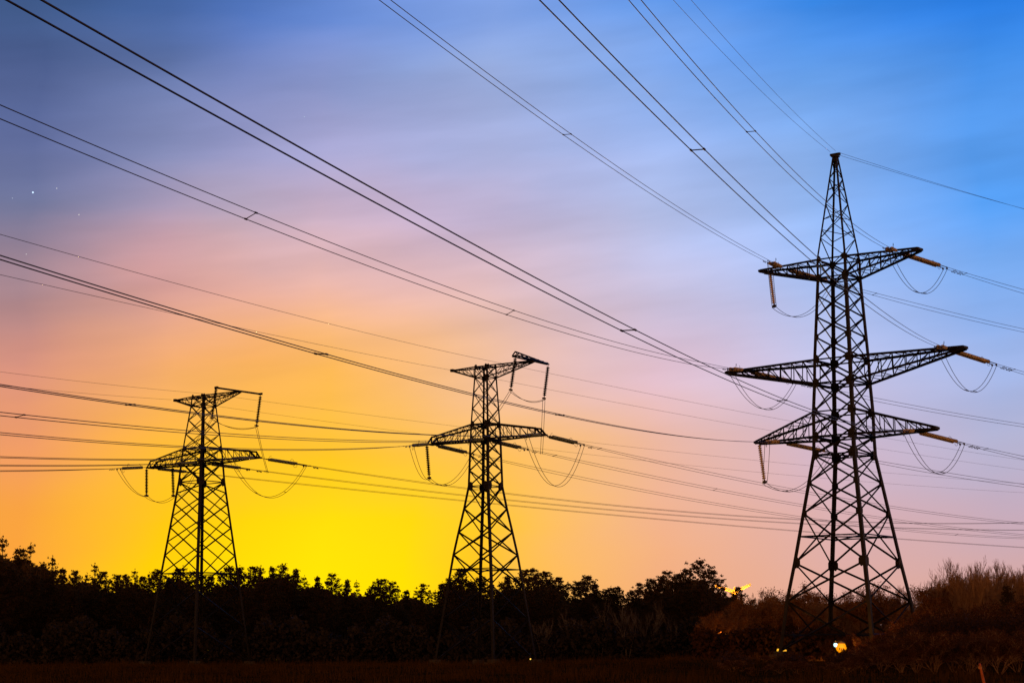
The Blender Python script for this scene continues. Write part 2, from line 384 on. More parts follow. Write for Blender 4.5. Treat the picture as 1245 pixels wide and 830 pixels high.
R.gussets([(zR['n2'], .55), (zR['n1'], .9), (zR['b'], .6), (zR['a'], .55), (zR['bend'], .85), (zR['lb'], .8), (zR['lt'], .75), (zR['mb'], .75), (zR['mt'], .75), (zR['c'], .55), (zR['d'], .4), (zR['e'], .4), (zR['ub'], .6), (zR['ut'], .55)], STEEL)
pk = empty('peak', (0, 0, 0)); pk.parent = R.root
for k in 'LNRF':
    m = MB(); m.lbar(R.c(k, zR['ut']), R.c(k, zR['pk']), .13, (CORN[k][0], CORN[k][1], 0), .3); m.build('peak_leg', STEEL, pk)
m = MB(); zz = [zR['ut']]; st = 1.72
while len(zz) < 8: zz.append(zz[-1] + st); st *= .855
zz = [zR['ut'] + (z - zR['ut']) / (zz[-1] - zR['ut']) * (zR['pk'] - zR['ut'] - .3) for z in zz]
for fi, (a, b) in enumerate(FACES):
    for i in range(7):
        p, q = (a, b) if (i + fi) % 2 else (b, a)
        m.lbar(R.c(p, zz[i]), R.c(q, zz[i + 1]), .07, (0, 0, 1))
        if i in (1, 2, 4): m.lbar(R.c(q, zz[i]), R.c(p, (zz[i] + zz[i + 1]) / 2 - .1), .07, (0, 0, 1))
m.build('peak_bracing', STEEL, pk)
m = MB(); m.box((0, 0, zR['pk'] - R.z0 + .05), .55, .55, .14); m.box((0, 0, zR['pk'] - R.z0 + .22), .9, .25, .18); m.box((0, 0, zR['pk'] - R.z0 - .25), .42, .42, .3); m.build('peak_cap', STEEL, pk)
for sg in (-1, 1):
    R.arm(sg, zR['ut'], zR['ub'], 7.33, zR['ut'] - .05, 6, .145, .062, STEEL, .42, .06)
    R.arm(sg, zR['mt'], zR['mb'], 10.9, zR['mt'] - .05, 8, .16, .065, STEEL, .32, .07)
    R.arm(sg, zR['lt'], zR['lb'], 8.2, zR['lb'] + .1, 6, .15, .062, STEEL, .35, .07)

# ---- the two lower pylons
def pan_rear(pan, z):
    "rear faces of the left pylon: panels half a step lower than in front"
    up_ = [p for p in pan if p[0] >= z['bend'] - .01]; lo = sorted([p for p in pan if p[0] < z['bend'] - .01], key=lambda p: -p[0])
    nodes = [z['bend']] + [(p[0] + p[1]) / 2 for p in lo] + [lo[-1][0]]
    return up_ + [(b, a, .12) for a, b in zip(nodes, nodes[1:])]
def flat_top_pylon(loc, yaw, wtab, lv, label, lower, barh, truss, mt, al, ar, atl, bar):
    T = Tower('lattice_pylon', loc, yaw, wtab, label)
    z = {k: v + DZ for k, v in lv.items()}; zf = T.z0 + .4
    T.legs([zf, z['bend'], z['bb'], z['bt'], z['tt'] + .1], [.21, .2, .17, .13], mt)
    pan = lower(zf, z)
    n = 3
    pan += [(z['bb'], z['bt'], .12)] + [(z['bt'] + (z['tb'] - z['bt']) * i / n, z['bt'] + (z['tb'] - z['bt']) * (i + 1) / n, .09) for i in range(n)] + [(z['tb'], z['tt'], .09)]
    T.bracing(pan, [(z['ring'], .13), (z['bend'], .14), (z['bb'], .2), (z['bt'], .15), (z['tb'], .12), (z['tt'], .13)], mt, rear=pan_rear(pan, z) if not truss else None)
    T.diaphragm([z['ring'], z['bb'], z['bt'], z['tt']], .1, mt)
    T.gussets([(z['bend'], .8), (z['bb'], .6), (z['bt'], .6), (z['tb'], .4), (z['tt'], .4)], mt)
    for sg, a in ((-1, al), (1, ar)):
        e = T.arm(sg, z['bt'], z['bb'], a - .45, z['bb'] + .32, 6, .12, .05, mt, .45, .28, name='crossarm')
        m = MB()
        for yy in (-.42, .42):
            m.lbar((sg * (a - .5), yy, z['bb'] + .62 - T.z0), (sg * (a + .1), yy * .8, z['bb'] + .02 - T.z0), .14, (0, 1, 0))
            m.lbar((sg * (a - 1.2), yy, z['bb'] - T.z0), (sg * (a + .15), yy * .8, z['bb'] - T.z0), .15, (0, 0, 1))
        m.box((sg * (a + .1), 0, z['bb'] - T.z0), .22, .95, .16); m.build('arm_tip', mt, e)
    T.arm(-1, z['tt'], z['tb'], atl, z['tt'] - .03, 3, .085, .045, mt, .12, .04, name='earth_wire_arm')
    e = T.arm(1, z['tt'], z['tb'], bar, z['tt'] + .02, 5, .09, .045, mt, .22, .05, name='jumper_arm')
    m = MB(); zb = z['tt'] - T.z0 + .08
    if truss:
        for xx in (-.32, .32): m.lbar((bar + xx, -barh, zb + .12), (bar + xx * .2, barh, zb), .15, (0, 0, 1))
        m.lbar((bar, -barh * 1, zb + .5), (bar, barh, zb + .05), .13, (0, 0, 1))
        for k in range(7):
            y0 = -barh + k * barh * 2 / 7; y1 = y0 + barh * 2 / 7; f = 1 - k / 7
            m.lbar((bar - .32 * f, y0, zb + .1), (bar, y1, zb + .05 + .4 * f), .07, (1, 0, 0)); m.lbar((bar + .32 * f, y0, zb + .1), (bar, y0, zb + .05 + .42 * f), .07, (1, 0, 0))
        m.lbar((bar - .35, -barh, zb + .12), (bar + .35, -barh, zb + .12), .12, (0, 0, 1)); m.lbar((bar - .35, -barh, zb + .12), (bar, -barh, zb + .5), .1, (0, 1, 0))
    else:
        for xx in (-.12, .12): m.lbar((bar + xx, -barh, zb + .05), (bar + xx, barh, zb + .05), .14, (0, 0, 1))
        for sgn in (-1, 1): m.box((bar, sgn * barh, zb + .05), .4, .16, .2)
    m.build('jumper_beam', mt, e)
    m = MB(); m.box((-atl - .08, 0, z['tt'] - T.z0), .3, .3, .24); m.build('earth_wire_clamp', mt, T.root)
    return T, z
lvM = dict(tt=25.963, tb=24.987, bt=20.781, bb=19.411, bend=15.259, n1=13.267, n2=11.199, n3=9.218, ring=7.953)
wM = [(-.3, 3.2), (7.953, 2.20), (9.218, 2.04), (11.199, 1.723), (13.267, 1.375), (15.259, 1.084), (19.411, .97), (20.781, .924), (24.987, .70), (25.963, .68)]
def lowM(zf, z):
    a = [(z['n1'], z['bend'], .15), (z['n2'], z['n1'], .15), (z['n3'], z['n2'], .15)]
    b = 6.55 + DZ; c = 3.6 + DZ
    a += [(b, z['n3'], .15), (c, b, .15), (zf, c, .15)]
    d = (z['bb'] - z['bend']) / 3
    return a + [(z['bend'] + d * i, z['bend'] + d * (i + 1), .13) for i in range(3)]
M_, zM = flat_top_pylon((-2.38, 171.258), -.622, wM, lvM, 'flat-topped lattice pylon in the middle, between the other two pylons', lowM, 2.5, True, STEELO, 6.16, 6.2, 3.65, 5.1)
lvL = dict(tt=25.293, tb=24.359, bt=20.246, bb=18.881, bend=17.035, ring=8.314)
wL = [(-.3, 3.5), (8.314, 2.56), (17.035, 1.545), (18.881, 1.412), (20.246, 1.304), (24.359, .851), (25.293, .78)]
def lowL(zf, z):
    a = []; zs = [z['bend'], 14.93 + DZ, 12.65 + DZ, 10.02 + DZ, 6.6 + DZ, 3.3 + DZ, zf]
    for p, q in zip(zs[1:], zs): a.append((p, q, .15))
    a += [(z['bend'], z['bb'], .14)]
    return a
L_, zL = flat_top_pylon((-29.821, 185.365), -.68, wL, lvL, 'flat-topped, densely braced lattice pylon farthest left, beside the yellow glow', lowL, 2.85, False, STEELO, 7.45, 7.56, 4.0, 4.92)

# ------------------------------------------------------------------ insulators
def stack_mesh(n, pitch, r, name):
    m = MB(); pr = [(-.08, .03)]
    for i in range(n):
        x = i * pitch; pr += [(x, .045), (x + pitch * .12, r * .55), (x + pitch * .3, r), (x + pitch * .42, r), (x + pitch * .46, r * .5), (x + pitch * .62, .05), (x + pitch * .95, .04)]
    pr += [(n * pitch + .08, .03)]
    m.lathe(pr, 0, 12); return m.mesh(name)
def mk_tension(mtl, nd, Ltot, name):
    "double tension set along local +x, wires leave at x = Ltot, 0.4 apart in y"
    e = empty(name, (0, 0, 0)); pitch = (Ltot - 1.85) / nd
    sm = stack_mesh(nd, pitch, .145, 'insulator_stack'); sm.materials.append(mtl); sm.polygons.foreach_set('use_smooth', [True] * len(sm.polygons))
    for y in (-.18, .18):
        o = link('insulator_stack', sm, e); o.location = (.85, y, 0)
    m = MB()
    for y in (-.06, .06): m.tube([(0, y * .5, 0), (.62, y, 0)], .028, 6)
    m.build('link_rod', HARD, e)
    for x0 in (.7, Ltot - 1.08):
        m = MB(); m.box((x0, 0, 0), .12, .54, .05); m.box((x0 + (.1 if x0 > 1 else -.1), 0, 0), .12, .3, .045); m.build('yoke_plate', HARD, e)
    for sg in (-1, 1):                                   # arcing rings at the live end
        m = MB(); c = Vector((Ltot - 1.15, 0, 0)); pts = []
        for k in range(11):
            a = -.9 * pi + 1.8 * pi * k / 10; pts.append(c + Vector((-.18 + .22 * cos(a), sg * .3, sg * .16 + .26 * sin(a))))
        m.tube(pts, .016, 5); m.build('arcing_ring', HARD, e)
    m = MB(); m.tube([(.72, 0, 0), (.86, .0, .28), (1.05, 0, .36)], .016, 5)
    m.build('arcing_horn', HARD, e)
    for y in (-.2, .2):
        m = MB(); m.tube([(Ltot - 1.02, y, 0), (Ltot + .05, y, 0)], .038, 6); m.box((Ltot - .05, y, -.07), .16, .07, .16); m.build('dead_end_clamp', HARD, e)
    return e
def mk_susp(mtl, nd, L, name):
    "suspension string hanging down local -z"
    e = empty(name, (0, 0, 0)); pitch = (L - .55) / nd
    m = MB(); pr = [(-.18, .03)]
    for i in range(nd):
        z = -.2 - i * pitch; pr += [(z, .045), (z - pitch * .1, .1), (z - pitch * .3, .165), (z - pitch * .6, .165), (z - pitch * .65, .09), (z - pitch * .8, .07), (z - pitch * .97, .06)]
    pr += [(-L + .32, .03)]
    m.lathe(pr, 2, 12); m.build('insulator_stack', mtl, e, True)
    m = MB(); m.tube([(0, 0, .06), (0, 0, -.3)], .025, 6); m.build('link_rod', HARD, e)
    m = MB(); m.box((0, 0, -L + .25), .1, .5, .08); m.build('yoke_plate', HARD, e)
    for y in (-.2, .2):
        m = MB(); m.box((0, y, -L + .12), .34, .09, .14); m.tube([(0, y, -L + .3), (0, y, -L - .02)], .03, 6); m.build('suspension_clamp', HARD, e)
    return e
def copy_tree(o, parent=None):
    c = o.copy(); col.objects.link(c)
    if parent: c.parent = parent
    for ch in [k for k in bpy.data.objects if k.parent == o]: copy_tree(ch, c)
    return c
used = set()
def place(proto, fwd=None, loc=None, down=None):
    o = proto if proto.name not in used and not used.add(proto.name) else copy_tree(proto)
    o.location = loc
    if fwd is not None:
        x = Vector(fwd).normalized(); y = Vector((0, 0, 1)).cross(x).normalized(); z = x.cross(y)
    else:
        z = -Vector(down).normalized(); x = Vector((1, 0, 0)); y = z.cross(x).normalized(); x = y.cross(z)
    o.rotation_mode = 'QUATERNION'; o.rotation_quaternion = Matrix((x, y, z)).transposed().to_quaternion()
    return o
# ------------------------------------------------------------------ lines
# span: start on the pylon, far end at the next pylon, sag of the wire, places of the spacers
def spt(s, t):
    a, b, sag = Vector(s[1]), Vector(s[2]), s[3]; p = a + (b - a) * t; p.z -= 4 * sag * t * (1 - t); return p
def perp(s):
    d = Vector(s[2]) - Vector(s[1]); d.z = 0; d.normalize(); return Vector((-d.y, d.x, 0))
GR = {'R': 'cables of the double circuit line', 'M': 'cables of the middle line', 'L': 'cables of the left line'}
LAB = {
 ('Rin','UL'): "twin cable from the top edge to the left tip of the tallest pylon's top crossarm",
 ('Rin','UR'): "twin cable passing before the tallest pylon's peak to its top right crossarm",
 ('Rin','ML'): "twin cable from the left edge to the left tip of the tallest pylon's widest crossarm",
 ('Rin','MR'): "twin cable from the top centre, behind the tallest pylon, to its widest crossarm's right half",
 ('Rin','LR'): "thickest twin cable, diagonal from the top left corner to the tallest pylon",
 ('Rin','LL'): "twin cable crossing the middle pylon's upper column to the tallest pylon's lowest left crossarm",
 ('Rin','E1'): "left one of two thin earth wires from the top edge to the tallest pylon's peak",
 ('Rin','E2'): "right one of two thin earth wires from the top edge to the tallest pylon's peak",
 ('Rout','UR'): "highest twin cable at the right edge, from the tallest pylon's top right crossarm",
 ('Rout','UL'): "second highest twin cable at the right edge, emerging behind the tallest pylon's column",
 ('Rout','MR'): "third highest twin cable at the right edge, from the tallest pylon's widest crossarm",
 ('Rout','ML'): "fourth highest twin cable at the right edge, emerging behind the tallest pylon's column",
 ('Rout','LR'): "fifth highest twin cable at the right edge, from the tallest pylon's lowest right crossarm",
 ('Rout','LL'): "sixth highest twin cable at the right edge, emerging behind the tallest pylon's column",
 ('Rout','E1'): "lower of two close earth wires from the tallest pylon's peak to the right edge",
 ('Rout','E2'): "upper of two close earth wires from the tallest pylon's peak to the right edge",
 ('Min','R'): "twin cable from the left edge crossing the left pylon's upper column to the middle pylon",
 ('Min','C'): "twin cable from the left edge crossing the left pylon's mid column to the middle pylon",
 ('Min','L'): "twin cable just above the left pylon's wide crossarm, ending at the middle pylon's left tip",
 ('Min','EL'): "thin earth wire from the left edge to the left tip of the middle pylon's top",
 ('Min','ER'): "thin earth wire from the left edge to the right part of the middle pylon's top",
 ('Mout','R'): "highest of three twin cables from the middle pylon's crossarm toward the right",
 ('Mout','C'): "middle one of three twin cables from the middle pylon's crossarm toward the right",
 ('Mout','L'): "lowest of three twin cables from the middle pylon's crossarm toward the right",
 ('Mout','EL'): "lower of two thin earth wires from the middle pylon's top toward the right",
 ('Mout','ER'): "upper of two thin earth wires from the middle pylon's top toward the right",
 ('Lin','R'): "highest of three twin cables between the left edge and the left pylon's crossarm",
 ('Lin','C'): "middle one of three twin cables between the left edge and the left pylon's crossarm",
 ('Lin','L'): "lowest of three twin cables between the left edge and the left pylon's crossarm",
 ('Lin','EL'): "lower of two faint earth wires from the left edge to the left pylon's top",
 ('Lin','ER'): "upper of two faint earth wires from the left edge to the left pylon's top",
 ('Lout','R'): "highest of three twin cables from the left pylon's crossarm toward the right",
 ('Lout','C'): "middle one of three twin cables from the left pylon's crossarm toward the right",
 ('Lout','L'): "lowest of three twin cables from the left pylon's crossarm toward the right",
 ('Lout','EL'): "lower of two faint earth wires from the left pylon's top toward the right",
 ('Lout','ER'): "upper of two faint earth wires from the left pylon's top toward the right",
}
SLEN = {'R': 5.6, 'M': 5.4, 'L': 4.9}
RC = {'Rin': .017, 'Rout': .018, 'Min': .020, 'Mout': .018, 'Lin': .024, 'Lout': .018}
TZ = {'Rout': -.10, 'Min': .03, 'Mout': -.075, 'Lin': .03, 'Lout': -.025}
TZ2 = {('Rin', 'ML'): .10, ('Rin', 'LL'): -.02, ('Min', 'R'): .0, ('Min', 'C'): .05}
RE = {'Rin': .012, 'Rout': .014, 'Min': .013, 'Mout': .012, 'Lin': .012, 'Lout': .012}
tens = {'R': mk_tension(AMBER, 20, SLEN['R'], 'tension_insulator'), 'Ro': mk_tension(AMBER, 24, 6.5, 'tension_insulator'), 'M': mk_tension(GREYG, 20, SLEN['M'], 'tension_insulator'), 'L': mk_tension(GREYG, 20, SLEN['L'], 'tension_insulator')}
TW = {'R': 'tallest', 'M': 'middle', 'L': 'left'}
PH = {'UL': "top crossarm's left half", 'UR': "top crossarm's right half", 'ML': "widest crossarm's left half", 'MR': "widest crossarm's right half", 'LL': "lowest crossarm's left half", 'LR': "lowest crossarm's right half",
      'L': "left crossarm tip", 'C': "crossarm centre", 'R': "right crossarm tip"}
clampE = {}
for sn, lst in SPANS.items():
    tw = sn[0]; SL = 6.5 if sn == 'Rout' else SLEN[tw]
    for s in lst:
        ph = s[0]; a, b = Vector(s[1]), Vector(s[2]); ln = (b - a).length; pv = perp(s)
        n = 90; T1 = .985
        if ph[0] == 'E':
            m = MB(); m.tube([spt(s, T1 * (k / n)) for k in range(n + 1)], RE[sn], 5)
            tag(m.build('earth_wire', WIRE, None, True), LAB[sn, ph], 'earth wire', 'earth wires above the lines')
            continue
        t0 = SL / ln; d0 = (spt(s, t0) - a).normalized()
        o = place(tens['Ro' if sn == 'Rout' else tw], fwd=d0, loc=a)
        c0 = a + d0 * SL; clampE[sn, ph] = (c0, pv, d0)
        amber = 'amber' if tw == 'R' else 'grey-green'
        way = 'pulling left' if sn.endswith('in') else 'pulling right'
        tag(o, f"double {amber} insulator string on the {TW[tw]} pylon's {PH[ph]}, {way}", 'insulator', f'tension insulators of the {TW[tw]} pylon')
        off = c0 - spt(s, t0)
        tz = TZ2.get((sn, ph), TZ.get(sn, 0))
        e = tag(empty('power_cable', c0), LAB[sn, ph], 'power cable', GR[tw])
        for sg in (-1, 1):
            m = MB(); pts = []
            for k in range(n + 1):
                u = k / n; t = t0 + (T1 - t0) * u; pts.append(spt(s, t) + off * (1 - u) ** 2 + pv * sg * .2 + Vector((0, 0, tz * sg * min(1, (t - t0) * ln / 12))) - c0)
            m.tube(pts, RC[sn], 6); m.build('conductor_wire', WIRE, e, True)
        for t in s[4]:
            m = MB(); p = spt(s, t) + off * (1 - t) ** 2 - c0; d = (spt(s, t + .005) - spt(s, t)).normalized()
            zo = Vector((0, 0, tz * min(1, (t - t0) * ln / 12))); m.tube([p - pv * .2 - zo, p + pv * .2 + zo], .018, 6)
            for sg in (-1, 1): m.tube([p + (pv * .2 + zo) * sg - d * .09, p + (pv * .2 + zo) * sg + d * .09], .036, 6)
            m.build('spacer', HARD, e)
        for sg in (-1, 1):      # vibration dampers just after the clamps
            for q in ((1.3, 2.1) if tw == 'R' else (1.2,)):
                m = MB()
                p = spt(s, t0 + (q + sg * .15) / ln) + off + pv * sg * .2 - c0
                m.tube([p - d0 * .28 - Vector((0, 0, .10)), p - d0 * .12 - Vector((0, 0, .10))], .034, 6); m.tube([p + d0 * .12 - Vector((0, 0, .10)), p + d0 * .28 - Vector((0, 0, .10))], .034, 6)
                m.tube([p - d0 * .2 - Vector((0, 0, .10)), p + d0 * .2 - Vector((0, 0, .10))], .014, 5); m.tube([p, p - Vector((0, 0, .10))], .02, 5)
                m.build('vibration_damper', HARD, e)

# peak fittings on the tall pylon: short earth wire links
sus = {'R': mk_susp(AMBER, 16, 3.3, 'suspension_insulator'), 'M': mk_susp(STEELO, 16, 3.2, 'suspension_insulator')}
def hang(key, top, bot, label, grp):
    top = Vector(top); bot = Vector(bot); L = (bot - top).length
    o = place(sus[key], down=(bot - top), loc=top); o.scale = (1, 1, L / (3.3 if key == 'R' else 3.2)); tag(o, label, 'insulator', grp); return top, bot
def sagline(a, b, sag, n=18):
    return [a + (b - a) * (k / n) - Vector((0, 0, 4 * sag * (k / n) * (1 - k / n))) for k in range(n + 1)]
def jumper(key, stops, sags, label, mtl=WIRE, r=.022, sep=.2, spacers=()):
    """stops: list of (point, sideways unit vector)"""
    o0 = stops[0][0]; e = tag(empty('jumper_cable', o0), label, 'jumper cable', 'jumper loops under the crossarms')
    for sg in (-1, 1):
        pts = []
        for i in range(len(stops) - 1):
            (a, u), (b, v) = stops[i], stops[i + 1]
            seg = sagline(a + u * sg * sep - o0, b + v * sg * sep - o0, sags[i] + .06 * sg)
            pts += seg if not pts else seg[1:]
        m = MB(); m.tube(pts, r, 5); m.build('conductor_wire', mtl, e, True)
    for i, t in spacers:
        (a, u), (b, v) = stops[i], stops[i + 1]; k = int(t * 18)
        p = sagline(a + u * sep - o0, b + v * sep - o0, sags[i] + .06)[k]; q = sagline(a - u * sep - o0, b - v * sep - o0, sags[i] - .06)[k]
        m = MB(); m.tube([p, q], .028, 6); m.build('spacer', HARD, e)
    return e
def ci(k): c, p, d = clampE[k]; return (c - Vector((0, 0, .12)), p)
def co(k): c, p, d = clampE[k]; return (c - Vector((0, 0, .12)), -p if False else p)
def flip(st): return (st[0], -st[1])
up_ = Vector((0, 0, 1))
# tall pylon
def xw(T): return Vector((cos(T.yaw), sin(T.yaw), 0))
zt = zR['ut']
tUL, bUL = hang('R', R.world(-6.55, 0, zt - .15), R.world(-6.2, .0, zt - .15 - 3.15), "amber insulator string hanging from the left tip of the tallest pylon's top crossarm", 'hanging insulators of the tallest pylon')
tLL, bLL = hang('R', R.world(-8.0, 0, zR['lb'] + .08), R.world(-7.55, .0, zR['lb'] - 3.4), "amber insulator string hanging from the left tip of the tallest pylon's lowest crossarm", 'hanging insulators of the tallest pylon')
for ph, via in (('UR', None), ('MR', None), ('LR', None), ('ML', None), ('UL', bUL), ('LL', bLL)):
    A = ci(('Rin', ph)); B = co(('Rout', ph))
    if (A[1].dot(B[1])) < 0: B = flip(B)
    lbl = f"slack twin jumper loop below the tallest pylon's {PH[ph]}"
    if via is None: jumper('R', [A, B], [2.75], lbl, spacers=((0, .45), (0, .62)))
    else:
        u = (A[1] + B[1]).normalized(); jumper('R', [A, (via, u), B], [.25, 1.7], lbl, spacers=((1, .35),))
# middle pylon
T = M_; zb = zM['bb']; zq = zM['tt'] + .05
def pair(a, b): return a if a[1].dot(b[1]) > 0 else flip(a)
A = ci(('Min', 'L')); B = co(('Mout', 'L')); B = pair(B, A)
t1, b1 = hang('M', T.world(-6.3, -.45, zb - .0), T.world(-6.05, -.35, zb - 3.2), "dark insulator string hanging below the middle pylon's left crossarm tip", 'hanging insulators of the middle pylon')
jumper('M', [A, (b1, A[1]), B], [.9, 1.45], "slack twin jumper cable below the middle pylon's left crossarm tip", spacers=((1, .4),))
A = ci(('Min', 'R')); B = pair(co(('Mout', 'R')), A)
jumper('M', [A, B], [3.9], "deep U-shaped twin jumper cable below the middle pylon's right crossarm tip")
def over(T, zq, bar, bh, sn, name, Lh, key):
    n_top = T.world(bar, -bh, zq + .1); f_top = T.world(bar, bh, zq - .02); xv = xw(T)
    _, nb = hang('M', n_top, n_top - up_ * Lh - xv * .55 + Vector((0, 0, 0)), f"long insulator string hanging from the near end of the {name} pylon's top beam", f'hanging insulators of the {name} pylon')
    _, fb = hang('M', f_top, f_top - up_ * (Lh + .1) - xv * .5, f"long insulator string hanging from the far end of the {name} pylon's top beam", f'hanging insulators of the {name} pylon')
    A = ci((sn + 'in', 'C')); B = pair(co((sn + 'out', 'C')), A); 
    bo = (B[0] + clampE[sn + 'out', 'C'][2] * 2.2, B[1])
    bo = (bo[0], bo[1])
    jumper(key, [A, (nb, xv), (fb, xv), bo], [.5, .5, .15], f"twin jumper led up and around the {name} pylon's column below its top beam", sep=.12)
over(M_, zq, 5.1, 2.5, 'M', 'middle', 3.0, 'M')
over(L_, zL['tt'] + .1, 4.92, 2.85, 'L', 'left', 3.0, 'L')
# left pylon
T = L_; zb = zL['bb']
A = ci(('Lin', 'L')); B = pair(co(('Lout', 'L')), A)
_, b1 = hang('M', T.world(-7.5, -.5, zb - .0), T.world(-7.5, -.4, zb - 2.85), "dark insulator string hanging at the very tip of the left pylon's left crossarm", 'hanging insulators of the left pylon')
_, b2 = hang('M', T.world(-4.6, .3, zb - .0), T.world(-4.35, .3, zb - 3.0), "dark insulator string hanging below the middle of the left pylon's left crossarm", 'hanging insulators of the left pylon')
jumper('L', [A, (b1, A[1]), (b2, A[1]), B], [.6, .55, .6], "slack twin jumper cable held by two hanging insulators below the left pylon's left crossarm")
A = ci(('Lin', 'R')); B = pair(co(('Lout', 'R')), A)
jumper('L', [A, B], [3.2], "slack twin jumper loop below the left pylon's right crossarm tip", spacers=((0, .35), (0, .75)))
# ------------------------------------------------------------------ trees
def pine_meshes(kind, seed):
    "10 m tall pine: trunk with limbs, crown of needle tufts"
    r = random.Random(seed); tr = MB(); cr = MB(); H = 10
    lean = (r.uniform(-.25, .25), r.uniform(-.25, .25))
    def axis(z): return Vector((lean[0] * (z / H) ** 2 + .06 * sin(z * 1.3 + seed), lean[1] * (z / H) ** 2, z))
    tr.tube([axis(z * .5) for z in range(0, 20)] , .15, 6, .02)
    z = 2.6; wid = {'broad': 3.4, 'narrow': 2.2, 'sparse': 2.0, 'layered': 3.3, 'multi': 2.5}[kind]
    def tuft(p, R, n):
        for _ in range(n):
            q = p + Vector((r.gauss(0, R * .5), r.gauss(0, R * .5), abs(r.gauss(0, R * .42)) - R * .1)); cr.leaf(q, r.uniform(.06, .14), .42, r)
    while z < H - .4:
        f = (z - 2.6) / (H - 2.6)
        if kind in ('broad', 'multi'): prof = (1 - f) ** .8 * (0.55 + .45 * min(1, f * 3))
        elif kind == 'layered': prof = (1 - f) ** .6 * (.6 + .4 * sin(f * 17 + 1))
        else: prof = (1 - f) ** 1.05 * (.6 + .4 * min(1, f * 3))
        nb = {'sparse': 4, 'layered': 7}.get(kind, 5)
        a0 = r.random() * 6
        for k in range(nb):
            a = a0 + 2 * pi * k / nb + r.uniform(-.5, .5); L = wid * prof * r.uniform(.55, 1.12) + .12
            if r.random() < (.25 if kind == 'sparse' else .08): continue
            base = axis(z); rise = r.uniform(.15, .55) * L * (.4 + f) + .05; pts = []
            for j in range(5):
                u = j / 4; pts.append(base + Vector((cos(a) * L * u, sin(a) * L * u, rise * u * u + .04 * sin(j * 2 + k))))
            tr.tube(pts, .035 * (1 - f) + .012, 4, .006, False)
            dens = {'sparse': 15, 'layered': 26}.get(kind, 24)
            for u in (.45, .7, .88, 1.0):
                if r.random() < .12 and u < .9: continue
                p = base + Vector((cos(a) * L * u, sin(a) * L * u, rise * u * u)) + Vector((r.gauss(0, .12), r.gauss(0, .12), .05))
                tuft(p, .11 + .12 * r.random() + .12 * (1 - f), dens if f < .8 else int(dens * .6))
        z += r.uniform(.20, .38) if kind not in ('layered', 'sparse') else (r.uniform(.34, .5) if kind == 'sparse' else r.uniform(.42, .62))
    if kind == 'multi':
        for q in range(3):
            a = q * 2.1 + seed; b = Vector((cos(a) * .9, sin(a) * .9, 0))
            for zz in range(9):
                tuft(axis(H - .3 - zz * .28) + b + Vector((0, 0, -.5 - q * .2)), .07 + .045 * zz, 6 + 2 * zz)
    tuft(axis(H - .12), .07, 6); tuft(axis(H - .4), .12, 9)
    a = tr.mesh('trunk'); a.materials.append(BARK); b = cr.mesh('crown'); b.materials.append(NEEDLE); return a, b
PINES = {k: [pine_meshes(k, 11 * i + 3 + n) for n in range(3)] for i, k in enumerate(('broad', 'narrow', 'sparse', 'multi', 'layered'))}
SPR = [1.0]
def grow(r, m, p, d, L, rad, depth, up_bias, tips, minr):
    n = 3; pts = [p]
    for k in range(n):
        d = (d + Vector((r.gauss(0, .09), r.gauss(0, .09), r.gauss(0, .05) + up_bias * .10))).normalized(); p = p + d * (L / n); pts.append(p)
    m.tube(pts, rad, 3 if depth < 3 else 5, max(minr, rad * .62), False)
    if depth == 0: tips.append(p); return
    nb = r.choice((2, 3, 3)) if depth > 1 else r.choice((3, 4))
    for k in range(nb):
        a = r.random() * 2 * pi; sp = r.uniform(.28, .62) * SPR[0]; o = d.orthogonal().normalized(); o = (o * cos(a) + d.cross(o) * sin(a))
        nd = (d * cos(sp) + o * sin(sp)).normalized(); st = pts[-1] if k == 0 else pts[r.choice((1, 2, 3))]
        grow(r, m, st, nd, L * r.uniform(.62, .86), max(minr, rad * .6), depth - 1, up_bias, tips, minr)
def bare_meshes(seed, H=8, spread=.3, stems=1, depth=6, minr=.008, leaves=0, lmat=None, up_bias=1.0, bark=TWIG):
    r = random.Random(seed); m = MB(); tips = []
    for s in range(stems):
        a = s * 2.4 + r.random(); t = spread * (r.random() if stems == 1 else 1) * r.uniform(.4, 1)
        grow(r, m, Vector((cos(a) * .12 * (stems > 1), sin(a) * .12 * (stems > 1), -.05)), Vector((cos(a) * t, sin(a) * t, 1)).normalized(), H * .30, .10 * H / 8 / stems ** .4, depth, up_bias, tips, minr)
    zs_ = sorted(q.z for q in m.v); k = H / zs_[int(len(zs_) * .996)]
    m.v = [v * k for v in m.v]; tips = [v * k for v in tips]
    a = m.mesh('branches'); a.materials.append(bark); b = None
    if leaves:
        c = MB()
        for p in tips:
            for _ in range(leaves): c.leaf(p + Vector((r.gauss(0, .16), r.gauss(0, .16), r.gauss(0, .16))), r.uniform(.05, .10), .6, r)
        b = c.mesh('leaves'); b.materials.append(lmat or DEADL)
    return a, b
def put_tree(name, label, cat, meshes, names, px, py, Y, grp, H=10, wide=1, rz=0, dy=0):
    top = at(px, py, Y); g = gz(top.x, Y); s = (top.z - g) / H
    o = tag(empty(name, (top.x, Y, g), rz), label, cat, grp); o.scale = (s * wide, s * wide, s)
    for nm, me in zip(names, meshes):
        if me: link(nm, me, o)
    return o
ORD = 'first second third fourth fifth sixth seventh eighth ninth tenth eleventh twelfth thirteenth fourteenth fifteenth sixteenth seventeenth eighteenth nineteenth twentieth'.split() + \
      ['twenty-' + w for w in 'first second third fourth fifth sixth seventh eighth ninth'.split()]
def seg(px):
    if px < 198: return 'A', 'counted from the left edge'
    if px < 549: return 'B', "counted rightward from the left pylon's left leg"
    if px < 958: return 'C', "counted rightward from the middle pylon's left leg"
    return 'D', "counted rightward from the tallest pylon's left leg"
